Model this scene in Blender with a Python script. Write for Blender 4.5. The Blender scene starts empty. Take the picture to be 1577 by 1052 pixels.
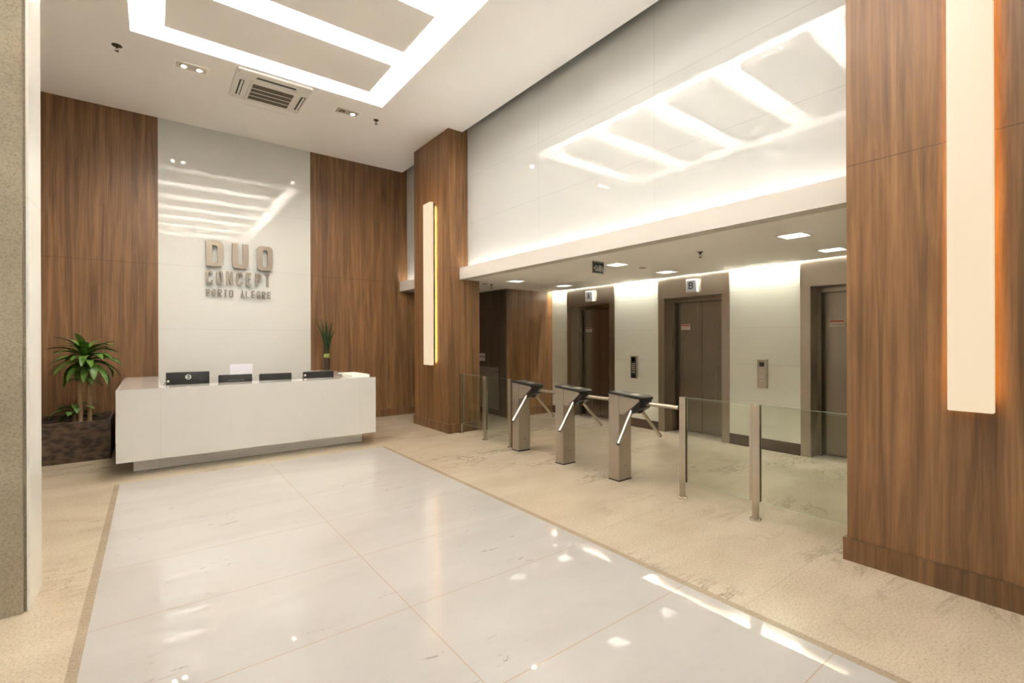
import bpy, bmesh, math, random
from mathutils import Vector, Matrix
random.seed(7)
S = bpy.context.scene
COL = S.collection

# ------------------------------------------------------------------ materials
def newmat(name):
    m = bpy.data.materials.new(name); m.use_nodes = True
    nt = m.node_tree; b = nt.nodes['Principled BSDF']
    return m, nt, b
def N(nt, t, **kw):
    n = nt.nodes.new(t)
    for k, v in kw.items(): setattr(n, k, v)
    return n
def L(nt, a, b): nt.links.new(a, b)
def pos(nt): return N(nt, 'ShaderNodeNewGeometry').outputs['Position']
def mathn(nt, op, a, b=None, c=None):
    n = N(nt, 'ShaderNodeMath', operation=op)
    for i, v in enumerate((a, b, c)):
        if v is None: continue
        if isinstance(v, (int, float)): n.inputs[i].default_value = v
        else: L(nt, v, n.inputs[i])
    return n.outputs[0]
def sep(nt): 
    s = N(nt, 'ShaderNodeSeparateXYZ'); L(nt, pos(nt), s.inputs[0]); return s.outputs
def lines(nt, sx, spec):
    """mask of thin joints: spec = {'x':[..],'y':[..],'z':[..]}, half width"""
    out = None
    for ax, (vals, hw) in spec.items():
        for v in vals:
            c = mathn(nt, 'COMPARE', sx['xyz'.index(ax)], v, hw)
            out = c if out is None else mathn(nt, 'MAXIMUM', out, c)
    return out
def noise(nt, scale, vec=None, detail=4, rough=.55, dist=0, sc=None):
    n = N(nt, 'ShaderNodeTexNoise'); n.inputs['Scale'].default_value = scale
    n.inputs['Detail'].default_value = detail; n.inputs['Roughness'].default_value = rough
    n.inputs['Distortion'].default_value = dist
    v = vec if vec is not None else pos(nt)
    if sc:
        m = N(nt, 'ShaderNodeMapping'); m.inputs['Scale'].default_value = sc; L(nt, v, m.inputs['Vector']); v = m.outputs[0]
    L(nt, v, n.inputs['Vector'])
    return n.outputs['Fac']
def ramp(nt, f, stops):
    r = N(nt, 'ShaderNodeValToRGB'); e = r.color_ramp.elements
    while len(e) < len(stops): e.new(.5)
    for k, (p, c) in zip(e, stops):
        k.position = p; k.color = (*c, 1) if len(c) == 3 else c
    L(nt, f, r.inputs[0]); return r.outputs[0]
def mix(nt, f, a, b, mode='MIX'):
    n = N(nt, 'ShaderNodeMix', data_type='RGBA', blend_type=mode)
    for i, v in ((0, f), (6, a), (7, b)):
        if isinstance(v, (int, float)): n.inputs[i].default_value = v
        elif isinstance(v, tuple): n.inputs[i].default_value = (*v, 1)
        else: L(nt, v, n.inputs[i])
    return n.outputs[2]
def simple(name, col, rough=.5, metal=0, spec=.5, coat=0, mottling=0.0, mscale=20):
    m, nt, b = newmat(name)
    b.inputs['Roughness'].default_value = rough; b.inputs['Metallic'].default_value = metal
    b.inputs['Specular IOR Level'].default_value = spec; b.inputs['Coat Weight'].default_value = coat
    b.inputs['Base Color'].default_value = (*col, 1)
    if mottling:
        f = noise(nt, mscale)
        c = mix(nt, f, tuple(v*(1-mottling) for v in col), tuple(min(1, v*(1+mottling)) for v in col))
        L(nt, c, b.inputs['Base Color'])
    return m
def wood(name, dark, light, zs=(), rough=.42, tone=1.0):
    m, nt, b = newmat(name); s = sep(nt)
    f1 = noise(nt, 1.0, detail=5, rough=.6, dist=1.1, sc=(11, 11, .5))
    f2 = noise(nt, 1.0, detail=3, rough=.7, dist=.3, sc=(60, 60, 1.6))
    f3 = noise(nt, 1.0, detail=2, sc=(1.6, 1.6, .25))
    mid = tuple((a+c)/2 for a, c in zip(dark, light))
    c1 = ramp(nt, f1, [(.28, dark), (.5, mid), (.74, light)])
    c2 = ramp(nt, f2, [(.3, (.74, .72, .7)), (.62, (1.06, 1.05, 1.04))])
    c = mix(nt, 1.0, c1, c2, 'MULTIPLY')
    c3 = ramp(nt, f3, [(.3, (.86, .86, .86)), (.7, (1.1, 1.1, 1.1))])
    c = mix(nt, 1.0, c, c3, 'MULTIPLY')
    if zs: c = mix(nt, lines(nt, s, {'z': (zs, .0025)}), c, tuple(v*.85 for v in dark))
    L(nt, c, b.inputs['Base Color']); b.inputs['Roughness'].default_value = rough
    bump = N(nt, 'ShaderNodeBump'); bump.inputs['Strength'].default_value = .04; L(nt, f2, bump.inputs['Height'])
    L(nt, bump.outputs[0], b.inputs['Normal'])
    return m
def white_glass(name, spec, col=(.74, .74, .68), rough=.0, ior=1.55, jt=.75):
    m, nt, b = newmat(name); s = sep(nt)
    f = noise(nt, .8, detail=2)
    c = mix(nt, f, tuple(v*.98 for v in col), tuple(v*1.02 for v in col))
    ln = lines(nt, s, spec)
    if ln is not None: c = mix(nt, ln, c, tuple(v*jt for v in col))
    L(nt, c, b.inputs['Base Color']); b.inputs['Roughness'].default_value = rough
    b.inputs['IOR'].default_value = ior
    return m
def emit(name, col, st):
    m, nt, b = newmat(name)
    b.inputs['Base Color'].default_value = (.08, .08, .08, 1)
    b.inputs['Emission Color'].default_value = (*col, 1); b.inputs['Emission Strength'].default_value = st
    return m
def brushed(name, col, rough, sc, var=1.0):
    m, nt, b = newmat(name)
    f = noise(nt, 1.0, detail=2, sc=sc)
    c = mix(nt, f, tuple(v*(1-.07*var) for v in col), tuple(v*(1+.05*var) for v in col))
    L(nt, c, b.inputs['Base Color']); b.inputs['Metallic'].default_value = 1
    r = mathn(nt, 'MULTIPLY_ADD', f, .12*var, rough-.06*var); L(nt, r, b.inputs['Roughness'])
    return m

PAINT = simple('ceiling paint', (.92, .90, .87), .9, spec=.2)
LEDGEPAINT = simple('cream ledge paint', (.60, .56, .515), .8, spec=.2)
WALLPAINT = simple('wall paint', (.74, .72, .68), .85, spec=.2)
WDARK, WLIGHT = (.098, .044, .016), (.31, .160, .063)
WOOD = wood('walnut veneer', WDARK, WLIGHT, (2.672,))
WOODS = wood('walnut skirting', tuple(v*.82 for v in WDARK), tuple(v*.82 for v in WLIGHT))
WOODD = wood('dark stained veneer', (.085, .066, .045), (.165, .13, .09))
BROWNSK = simple('brown skirting laminate', (.095, .058, .038), .35, mottling=.15)
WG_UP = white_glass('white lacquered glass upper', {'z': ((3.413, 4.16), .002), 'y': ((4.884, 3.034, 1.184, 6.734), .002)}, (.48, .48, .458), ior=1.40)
WG_BACK = white_glass('white lacquered glass back', {'z': ((1.689, 2.683, 3.677), .002)}, (.60, .595, .56), ior=1.5)
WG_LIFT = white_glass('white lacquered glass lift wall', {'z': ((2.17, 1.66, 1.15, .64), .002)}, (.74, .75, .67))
WG_SIDE = white_glass('white glass pillar side', {'z': ((2.3,), .0015)}, (.78, .75, .69))
DESKW = white_glass('desk white lacquer', {'x': ((.083, 2.36), .0012)}, (.62, .60, .56), .06)
PLINTH = white_glass('desk plinth satin', {'x': ((.083, 2.36), .0015)}, (.90, .86, .80), .2)
STEEL = brushed('brushed stainless steel', (.50, .44, .37), .32, (3, 3, 160), .2)
STEELP = brushed('polished stainless tube', (.56, .50, .42), .27, (60, 60, 2), .1)
LIFTSTEEL = brushed('lift stainless steel', (.42, .36, .29), .30, (40, 40, 1), .15)
LIFTDARK = brushed('lift door steel', (.26, .22, .17), .27, (40, 40, 1), .15)
LETTER = simple('bronze steel lettering', (.27, .225, .175), .36, .85)
CHROME = simple('chrome', (.8, .76, .7), .12, 1)
BLACKP = simple('black plastic', (.012, .011, .010), .28, mottling=.2)
DARKP = simple('charcoal plastic', (.022, .019, .017), .5, mottling=.2)
SCREEN = simple('dark screen', (.005, .005, .007), .1)
KEYM = simple('pale metal keys', (.62, .57, .48), .35, .6)
WHITEP = simple('white plastic', (.80, .77, .72), .4, mottling=.03)
GREYP = simple('grey plastic', (.30, .27, .23), .5)
ACGRILLE = simple('grille dark brown', (.13, .095, .065), .6)
PAPER = simple('white paper', (.80, .80, .88), .8, spec=.1)
PAPERW = simple('white card', (.80, .77, .73), .6, spec=.2)
STICK_R = simple('red sticker print', (.42, .10, .06), .6)
STICK_W = simple('pale sticker', (.60, .50, .42), .6)
SIGNK = simple('sign black', (.010, .010, .008), .35)
SIGNW = simple('sign pale lettering', (.75, .75, .66), .5)
ACRYL = simple('sign acrylic', (.30, .31, .22), .15)
BRASSD = simple('sprinkler bronze', (.10, .07, .04), .4, .7)
DOORLIT = simple('downlit door grey', (.30, .27, .22), .4)  # door colour lightened as if lit by the downlights

def m_marble():
    m, nt, b = newmat('white polished marble'); s = sep(nt)
    f = noise(nt, 1.3, detail=6, rough=.6, dist=.6, sc=(.5, 1.6, 1))
    base = ramp(nt, f, [(.3, (.435, .413, .388)), (.55, (.468, .447, .424)), (.75, (.483, .464, .443))])
    v = noise(nt, 1.0, detail=8, rough=.75, dist=1.6, sc=(3.2, 9.5, 1))
    vm = ramp(nt, v, [(.33, (1, 1, 1)), (.385, (0, 0, 0))])
    area = noise(nt, 1.15, detail=2, sc=(1, 1.5, 1)); am = ramp(nt, area, [(.45, (0, 0, 0)), (.58, (1, 1, 1))])
    k = mathn(nt, 'MULTIPLY', vm, am)
    c = mix(nt, mathn(nt, 'MULTIPLY', k, .85), base, (.17, .15, .13))
    ys = [6.47-.7985*i for i in range(1, 13)]
    ln = lines(nt, s, {'x': ((1.158,), .0028), 'y': (ys, .0028)})
    c = mix(nt, ln, c, (.42, .33, .24))
    L(nt, c, b.inputs['Base Color']); b.inputs['Roughness'].default_value = 0
    b.inputs['IOR'].default_value = 1.58
    return m
MARBLE = m_marble()
def m_stone(name, a, c_, rough, joints, vein=.9, bump=.02):
    m, nt, b = newmat(name); s = sep(nt)
    f = noise(nt, 2.2, detail=4, rough=.55, dist=.3, sc=(.6, 1.3, 1))
    base = ramp(nt, f, [(.3, a), (.7, c_)])
    g = noise(nt, 85, detail=4, rough=.75)
    sp = ramp(nt, g, [(.33, (.70, .68, .65)), (.5, (1, 1, 1)), (.68, (1.12, 1.12, 1.11))])
    c = mix(nt, 1.0, base, sp, 'MULTIPLY')
    v = noise(nt, 1.0, detail=7, rough=.7, dist=.7, sc=(.9, 3.0, 1.2))
    vm = ramp(nt, v, [(.475, (0, 0, 0)), (.495, (1, 1, 1)), (.52, (0, 0, 0))])
    ar = ramp(nt, noise(nt, .9, detail=2), [(.5, (0, 0, 0)), (.64, (1, 1, 1))])
    k = mathn(nt, 'MULTIPLY', mathn(nt, 'MULTIPLY', vm, ar), vein)
    c = mix(nt, k, c, tuple(x*.5 for x in a))
    if joints: c = mix(nt, mathn(nt, 'MULTIPLY', lines(nt, s, joints), .6), c, tuple(x*.6 for x in a))
    L(nt, c, b.inputs['Base Color']); b.inputs['Roughness'].default_value = rough
    if bump:
        bp = N(nt, 'ShaderNodeBump'); bp.inputs['Strength'].default_value = bump; L(nt, g, bp.inputs['Height']); L(nt, bp.outputs[0], b.inputs['Normal'])
    return m
STONE = m_stone('beige stone', (.47, .395, .295), (.545, .465, .355), .16,
                {'y': ([1.34+1.23*i for i in range(-3, 7)], .0015), 'x': ((3.87, 5.1, -1.5), .0015)})
STRIP = m_stone('brown stone border', (.33, .27, .195), (.40, .33, .24), .25, None, .2)
PILSTONE = m_stone('flamed grey beige stone', (.30, .25, .18), (.40, .34, .25), .8, None, .15, .25)
def m_bark():
    m, nt, b = newmat('brown lumpy stone')
    v = N(nt, 'ShaderNodeTexVoronoi'); v.inputs['Scale'].default_value = 11
    mp = N(nt, 'ShaderNodeMapping'); mp.inputs['Scale'].default_value = (1, 1, 1.9); L(nt, pos(nt), mp.inputs[0])
    n2 = N(nt, 'ShaderNodeTexNoise'); n2.inputs['Scale'].default_value = 9; n2.inputs['Detail'].default_value = 6; n2.inputs['Distortion'].default_value = 1.5
    L(nt, mp.outputs[0], n2.inputs['Vector']); L(nt, mp.outputs[0], v.inputs['Vector'])
    f = mathn(nt, 'MULTIPLY_ADD', v.outputs['Distance'], .6, mathn(nt, 'MULTIPLY', n2.outputs['Fac'], .8))
    c = ramp(nt, f, [(.25, (.006, .004, .003)), (.55, (.022, .013, .008)), (.85, (.085, .052, .030))])
    L(nt, c, b.inputs['Base Color']); b.inputs['Roughness'].default_value = .35
    bp = N(nt, 'ShaderNodeBump'); bp.inputs['Strength'].default_value = .6; L(nt, f, bp.inputs['Height']); L(nt, bp.outputs[0], b.inputs['Normal'])
    return m
BARK = m_bark()
SOIL = simple('dark soil', (.035, .022, .014), .9, mottling=.6, mscale=60)
PEBBLE = simple('dark pebbles', (.09, .05, .032), .6, mottling=.8, mscale=70)
def m_leaf(name, a, c_):
    m, nt, b = newmat(name)
    f = noise(nt, 14, detail=2)
    L(nt, ramp(nt, f, [(.3, a), (.7, c_)]), b.inputs['Base Color']); b.inputs['Roughness'].default_value = .35
    return m
LEAF = m_leaf('glossy corn plant leaf', (.028, .085, .014), (.15, .28, .045))
LEAFD = m_leaf('dark bulb leaf', (.012, .040, .012), (.035, .085, .022))
BULB = m_leaf('pale green bulb', (.30, .36, .07), (.48, .52, .14))
CANE = simple('tan cane bark', (.26, .16, .075), .7, mottling=.35, mscale=40)

def m_clear(name, tint, edge=1.5):
    """thin clear glass: fresnel mix of a tinted transparent and a sharp gloss"""
    m = bpy.data.materials.new(name); m.use_nodes = True; nt = m.node_tree; nt.nodes.clear()
    o = N(nt, 'ShaderNodeOutputMaterial'); t = N(nt, 'ShaderNodeBsdfTransparent'); g = N(nt, 'ShaderNodeBsdfGlossy')
    f = N(nt, 'ShaderNodeFresnel'); f.inputs['IOR'].default_value = edge; mx = N(nt, 'ShaderNodeMixShader')
    t.inputs[0].default_value = (*tint, 1); g.inputs['Roughness'].default_value = .0; g.inputs[0].default_value = (.95, 1, .96, 1)
    bf = N(nt, 'ShaderNodeNewGeometry'); k = mathn(nt, 'MULTIPLY', f.outputs[0], mathn(nt, 'SUBTRACT', 1.0, bf.outputs['Backfacing']))
    L(nt, k, mx.inputs[0]); L(nt, t.outputs[0], mx.inputs[1]); L(nt, g.outputs[0], mx.inputs[2]); L(nt, mx.outputs[0], o.inputs[0])
    return m
GLASS = m_clear('clear barrier glass', (.93, .955, .92))
GLASSEDGE = simple('green glass edge', (.42, .47, .38), .15)
VASEGLASS = m_clear('clear vase glass', (.95, .96, .94), 1.35)

WARMW = (1.0, .98, .955)
E_COVE = emit('cove tube', WARMW, 93)
E_TROUGH = emit('ledge light strip', (1.0, .985, .95), 29)
E_SLOT = emit('lift wall light strip', (1.0, .965, .88), 145)
E_DOWN = emit('downlight diffuser', (1.0, .95, .84), 3.2)
E_HALO = emit('halogen bulb', (1.0, .90, .78), 70)
E_SCON = emit('sconce diffuser', (1.0, .78, .51), .84)
E_SCONB = emit('sconce back light', (1.0, .52, .11), 90)
E_SIGN = emit('lift sign lit face', (1.0, .95, .86), .25)

# ------------------------------------------------------------------ mesh helpers
def box(bm, x0, x1, y0, y1, z0, z1, bev=0, seg=2):
    a = bmesh.new()
    bmesh.ops.create_cube(a, size=1)
    for v in a.verts:
        v.co = Vector(((x0+x1)/2+v.co.x*(x1-x0), (y0+y1)/2+v.co.y*(y1-y0), (z0+z1)/2+v.co.z*(z1-z0)))
    if bev: bmesh.ops.bevel(a, geom=a.edges[:], offset=bev, segments=seg, profile=.5, affect='EDGES')
    merge(bm, a); return bm
def merge(bm, a):
    me = bpy.data.meshes.new('tmp'); a.to_mesh(me); a.free(); bm.from_mesh(me); bpy.data.meshes.remove(me)
def B(*args, **kw): return box(bmesh.new(), *args, **kw)
def prism(bm, pts, axis, a, b, bev=0):
    """polygon pts in the two other axes, extruded from a to b along axis"""
    m = bmesh.new()
    def mk(p, t):
        u, v = p
        return {'x': (t, u, v), 'y': (u, t, v), 'z': (u, v, t)}[axis]
    A = [m.verts.new(mk(p, a)) for p in pts]; Bv = [m.verts.new(mk(p, b)) for p in pts]
    m.faces.new(A); m.faces.new(Bv[::-1])
    for i in range(len(pts)):
        j = (i+1) % len(pts); m.faces.new((A[j], A[i], Bv[i], Bv[j]))
    bmesh.ops.recalc_face_normals(m, faces=m.faces[:])
    if bev: bmesh.ops.bevel(m, geom=m.edges[:], offset=bev, segments=2, profile=.5, affect='EDGES')
    merge(bm, m); return bm
def tube(bm, p, q, r0, r1=None, seg=16):
    p, q = Vector(p), Vector(q); r1 = r0 if r1 is None else r1
    d = q-p; rot = d.to_track_quat('Z', 'Y').to_matrix().to_4x4()
    bmesh.ops.create_cone(bm, cap_ends=True, segments=seg, radius1=r0, radius2=r1, depth=d.length,
                          matrix=Matrix.Translation((p+q)/2) @ rot)
    return bm
def ball(bm, c, r, sc=(1, 1, 1), seg=16):
    bmesh.ops.create_uvsphere(bm, u_segments=seg, v_segments=seg//2+2, radius=r, matrix=Matrix.Translation(c) @ Matrix.Diagonal((*sc, 1)))
    return bm
def polytube(bm, pts, rad, seg=10):
    pts = [Vector(p) for p in pts]; rings = []
    for i, p in enumerate(pts):
        d = (pts[min(i+1, len(pts)-1)]-pts[max(i-1, 0)]).normalized()
        u = d.orthogonal().normalized() if abs(d.z) < .99 else Vector((1, 0, 0)); u = (u-d*u.dot(d)).normalized(); w = d.cross(u)
        r = rad[i] if isinstance(rad, (list, tuple)) else rad
        rings.append([bm.verts.new(p+u*r*math.cos(6.28318*k/seg)+w*r*math.sin(6.28318*k/seg)) for k in range(seg)])
    for a, b in zip(rings, rings[1:]):
        for k in range(seg): bm.faces.new((a[k], a[(k+1) % seg], b[(k+1) % seg], b[k]))
    bm.faces.new(rings[0][::-1]); bm.faces.new(rings[-1])
    return bm
def lathe(bm, c, prof, seg=28):
    rings = []
    for r, z in prof:
        rings.append([bm.verts.new((c[0]+r*math.cos(6.28318*k/seg), c[1]+r*math.sin(6.28318*k/seg), c[2]+z)) for k in range(seg)])
    for a, b in zip(rings, rings[1:]):
        for k in range(seg): bm.faces.new((a[k], a[(k+1) % seg], b[(k+1) % seg], b[k]))
    bm.faces.new(rings[0][::-1]); bm.faces.new(rings[-1])
    return bm

def wloc(o):
    v = Vector((0, 0, 0))
    while o: v += o.location; o = o.parent
    return v
def obj(name, bm, m, parent=None, smooth=False, loc=None):
    """link bm (world coordinates) as ONE mesh object under parent"""
    me = bpy.data.meshes.new(name)
    bmesh.ops.recalc_face_normals(bm, faces=bm.faces[:])
    if parent is not None: off = wloc(parent)
    else:
        xs = [v.co for v in bm.verts]
        off = Vector(loc) if loc else Vector(((min(v.x for v in xs)+max(v.x for v in xs))/2, (min(v.y for v in xs)+max(v.y for v in xs))/2, min(v.z for v in xs)))
    for v in bm.verts: v.co -= off
    bm.to_mesh(me); bm.free()
    if smooth:
        for p in me.polygons: p.use_smooth = True
        try: me.set_sharp_from_angle(angle=math.radians(smooth if smooth is not True else 40))
        except Exception: pass
    me.materials.append(m)
    o = bpy.data.objects.new(name, me); COL.objects.link(o)
    if parent is not None: o.parent = parent
    else: o.location = off
    return o
def thing(name, loc, label, cat, group=None):
    o = bpy.data.objects.new(name, None); COL.objects.link(o); o.location = loc; o.empty_display_size = .1
    return tag(o, label, cat, group)
def tag(o, label, cat, group=None):
    o['label'] = label; o['category'] = cat
    if group: o['group'] = group
    return o
def struct(name, bm, m, parent=None, label=None):
    o = obj(name, bm, m, parent)
    if parent is None:
        o['kind'] = 'structure'
        if label: o['label'] = label
    return o
def copy_tree(o, parent=None):
    c = o.copy(); COL.objects.link(c); c.parent = parent
    for ch in list(o.children): copy_tree(ch, c)
    return c
def dup(o, loc, label, group=None):
    c = copy_tree(o); c.location = loc; c['label'] = label
    if group: c['group'] = group
    return c

# stroke lettering: polylines in a unit cell (width w, height 1) offset to a thickness
def glyph(ch):
    r = .10
    W = .56
    def rc(x, y, cx, cy):   # rounded corner between directions
        return [(x, y)]
    O = ([(r*1.3, 0), (W-r*1.3, 0), (W, r*1.2), (W, 1-r*1.2), (W-r*1.3, 1), (r*1.3, 1), (0, 1-r*1.2), (0, r*1.2)], True)
    g = {
     'O': [O],
     'D': [([(0, 0), (W-r*1.3, 0), (W, r*1.2), (W, 1-r*1.2), (W-r*1.3, 1), (0, 1)], True)],
     'U': [([(0, 1), (0, r*1.3), (r*1.3, 0), (W-r*1.3, 0), (W, r*1.3), (W, 1)], False)],
     'C': [([(W, .74), (W, 1-r*1.2), (W-r*1.3, 1), (r*1.3, 1), (0, 1-r*1.2), (0, r*1.2), (r*1.3, 0), (W-r*1.3, 0), (W, r*1.2), (W, .26)], False)],
     'G': [([(W, .74), (W, 1-r*1.2), (W-r*1.3, 1), (r*1.3, 1), (0, 1-r*1.2), (0, r*1.2), (r*1.3, 0), (W-r*1.3, 0), (W, r*1.2), (W, .48), (W*.52, .48)], False)],
     'N': [([(0, 0), (0, 1)], False), ([(W, 0), (W, 1)], False), ([(0, 1), (W, 0)], False)],
     'E': [([(W, 1), (0, 1), (0, 0), (W, 0)], False), ([(0, .52), (W*.86, .52)], False)],
     'P': [([(0, 0), (0, 1), (W-r*1.3, 1), (W, 1-r*1.2), (W, .46+r*1.2), (W-r*1.3, .46), (0, .46)], False)],
     'R': [([(0, 0), (0, 1), (W-r*1.3, 1), (W, 1-r*1.2), (W, .5+r*1.2), (W-r*1.3, .5), (0, .5)], False), ([(W*.45, .5), (W, 0)], False)],
     'T': [([(0, 1), (W, 1)], False), ([(W/2, 1), (W/2, 0)], False)],
     'A': [([(0, 0), (W*.5, 1), (W, 0)], False), ([(W*.16, .3), (W*.84, .3)], False)],
     'L': [([(0, 1), (0, 0), (W*.9, 0)], False)],
     'S': [([(W, .78), (W, 1-r*1.2), (W-r*1.3, 1), (r*1.3, 1), (0, 1-r*1.2), (0, .62), (r, .53), (W-r, .47), (W, .38), (W, r*1.2), (W-r*1.3, 0), (r*1.3, 0), (0, r*1.2), (0, .22)], False)],
     'I': [([(0.08, 1), (0.08, 0)], False)],
     'Í': [([(0.08, .92), (0.08, 0)], False), ([(0.06, 1.06), (0.2, 1.22)], False)],
     'B': [([(0, 0), (0, 1), (W*.72, 1), (W*.92, .9), (W*.92, .62), (W*.76, .53), (W*.95, .44), (W, .36), (W, .12), (W*.8, 0)], True), ([(0, .53), (W*.74, .53)], False)],
    }
    return g[ch]
def ribbon(bm, pts, closed, th, P, d0, d1):
    """offset polyline (2D) by th/2, extruded; P(u,v,d) -> 3D"""
    n = len(pts); Ls, Rs = [], []
    V = [Vector((p[0], p[1])) for p in pts]
    for i in range(n):
        if closed or 0 < i < n-1:
            a = (V[i]-V[i-1]).normalized(); b = (V[(i+1) % n]-V[i]).normalized()
        elif i == 0: a = b = (V[1]-V[0]).normalized()
        else: a = b = (V[i]-V[i-1]).normalized()
        na, nb = Vector((-a.y, a.x)), Vector((-b.y, b.x)); m = (na+nb)
        if m.length < .2: m = na
        m.normalize(); k = th/2/max(.5, m.dot(na))
        Ls.append(V[i]+m*k); Rs.append(V[i]-m*k)
    if not closed:   # square ends
        pass
    F = [[bm.verts.new(P(*q, d1)) for q in X] for X in (Ls, Rs)]
    K = [[bm.verts.new(P(*q, d0)) for q in X] for X in (Ls, Rs)]
    rng = range(n if closed else n-1)
    for i in rng:
        j = (i+1) % n
        bm.faces.new((F[0][i], F[0][j], F[1][j], F[1][i])); bm.faces.new((K[0][j], K[0][i], K[1][i], K[1][j]))
        bm.faces.new((F[0][j], F[0][i], K[0][i], K[0][j])); bm.faces.new((F[1][i], F[1][j], K[1][j], K[1][i]))
    if not closed:
        bm.faces.new((F[0][0], F[1][0], K[1][0], K[0][0])); e = n-1
        bm.faces.new((F[1][e], F[0][e], K[0][e], K[1][e]))
def letter(bm, ch, u0, v0, w, h, th, P, d0, d1):
    """letter whose OUTER box is u0..u0+w, v0..v0+h"""
    for k, (pts, cl) in enumerate(glyph(ch)):
        mx = .56
        q = []
        for x, y in pts:
            lo, hi = th/2, w-th/2
            if ch in 'IÍ': uu = u0 + x*h
            else: uu = u0 + lo + (hi-lo)*x/mx
            vv = v0 + th/2 + (h-th)*y
            if not cl and ch in 'UNTPRAIÍ' and y == 0: vv = v0
            if not cl and ch in 'UNI' and y == 1: vv = v0+h
            q.append((uu, vv))
        e = 0.0004*k
        ribbon(bm, q, cl, th, P, d0, d1-e if d1 > d0 else d1+e)
def text(bm, word, u0, v0, wtot, h, th, P, d0, d1, gap=.35, widths=None):
    """lay a word out so that its outer width is wtot"""
    ws = [(.22 if c in 'IÍ' else .6 if c == ' ' else 1.0) for c in word]
    unit = wtot/(sum(ws)+gap*(len(word)-1)); u = u0
    for c, w in zip(word, ws):
        if c != ' ': letter(bm, c, u, v0, unit*w, h, th, P, d0, d1)
        u += unit*(w+gap)
    return bm

# ------------------------------------------------------------------ the setting
BW = 9.03         # back wall plane
CZ = 4.91         # hall ceiling
SZ = 2.49         # lift lobby ceiling
bm = bmesh.new()
for a in ((-2.6, -.31, -3.2, 9.2), (2.64, 8.0, -3.2, 9.2), (-.31, 2.64, 6.47, 9.2)):
    box(bm, a[0], a[1], a[2], a[3], -.12, 0)
struct('floor', bm, STONE, label='beige stone floor around the white marble')
struct('marble_floor', B(-.265, 2.59, -3.2, 6.47, -.12, 0), MARBLE, label='white polished marble slabs in the middle of the floor')
struct('trim_1', B(-.31, -.265, -3.2, 6.47, -.12, 0), STRIP, label='brown stone border along the left edge of the marble')
struct('trim_2', B(2.59, 2.64, -3.2, 6.47, -.12, 0), STRIP, label='brown stone border along the right edge of the marble')

# back wall: wood, white glass, wood
wb = struct('wall_back', B(.089, 2.295, BW+.0, BW+.15, 0, 5.3), WG_BACK, label='tall white glass panel behind the reception desk')
struct('wall_back_left', B(-2.6, .089, BW, BW+.15, 0, 5.3), WOOD, label='walnut veneer wall left of the white glass panel')
struct('wall_back_right', B(2.295, 5.46, BW, BW+.15, 0, 5.3), WOOD, label='walnut veneer wall right of the white glass panel')
struct('baseboard_back', B(2.62, 5.46, BW-.02, BW, 0, .15), WOODS)
struct('baseboard_left', B(-2.6, -.35, BW-.02, BW, 0, .15), WOODS)
struct('wall_left', B(-2.75, -2.6, -3.2, BW+.15, 0, 5.3), WALLPAINT)
bm = bmesh.new()
box(bm, -2.75, -2.3, -3.35, -3.2, 0, 5.3); box(bm, 4.17, 8.0, -3.35, -3.2, 0, 5.3); box(bm, -2.3, 4.17, -3.35, -3.2, 4.7, 5.3)
struct('wall_rear', bm, WALLPAINT)
bm = bmesh.new()
for xx in (-2.3, -.7, .91, 2.52, 4.11): box(bm, xx, xx+.06, -3.33, -3.25, 0, 4.7)
for zz in (0, 2.4, 4.64): box(bm, -2.24, 4.11, -3.325, -3.255, zz, zz+.06)
o = struct('fill_window_1', bm, STEEL, label='unseen glazed front added behind the camera for daylight')  # unseen glazing, added to let daylight in from behind the camera
obj('glass_pane', B(-2.27, 4.14, -3.295, -3.285, .03, 4.67), GLASS, o)

# upper right wall (white glass over the ledge), three stretches around the two pillars
bm = bmesh.new()
box(bm, 4.17, 4.3, 1.2, 6.69, SZ+.06, 5.3); box(bm, 4.17, 4.3, 7.93, BW, SZ+.06, 5.3); box(bm, 4.17, 4.3, -3.2, -.05, 0, 5.3)
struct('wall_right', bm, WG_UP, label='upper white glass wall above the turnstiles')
# pillars
def pillar(name, x0, x1, y0, y1, label):
    o = struct(name, B(x0, x1, y0, y1, 0, 5.3), WOOD, label=label)
    bm = bmesh.new(); e = .02
    box(bm, x0-e, x1+e, y0-e, y0, 0, .15); box(bm, x0-e, x1+e, y1, y1+e, 0, .15); box(bm, x0-e, x0, y0, y1, 0, .15); box(bm, x1, x1+e, y0, y1, 0, .15)
    obj('skirting', bm, WOODS, o)
    return o
# far pillar: narrower above the ledge (glass wall meets it at x 4.17)
pillar('wood_pillar', 3.805, 4.395, 6.69, 7.93, 'walnut clad pillar beside the reception desk')
pillar('wood_pillar', 3.775, 4.45, -.05, 1.2, 'walnut clad pillar filling the right edge of the picture')

# ledge (fascia) + soffit
def fascia(y0, y1):
    bm = bmesh.new()
    box(bm, 4.01, 4.03, y0, y1, SZ, 2.682)      # front upstand
    box(bm, 4.03, 4.17, y0, y1, SZ, 2.55)       # trough floor
    return bm
bm = fascia(1.2, 6.69)
merge(bm, fascia(7.93, BW))
struct('trim_3', bm, LEDGEPAINT, label='white ledge running under the upper white glass wall')
bm = bmesh.new()
box(bm, 4.17, 6.56, -3.2, 6.69, SZ, SZ+.06); box(bm, 4.3, 6.56, 6.69, 7.93, SZ, SZ+.06); box(bm, 4.17, 6.56, 7.93, BW, SZ, SZ+.06)
struct('soffit', bm, PAINT, label='low white ceiling over the turnstiles and lifts')
struct('ceiling_lobby', B(6.56, 7.2, -3.2, 7.5, SZ+.2, SZ+.26), PAINT)
struct('trim_4', B(6.55, 6.56, -3.2, 7.37, SZ+.06, SZ+.2), PAINT)

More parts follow.
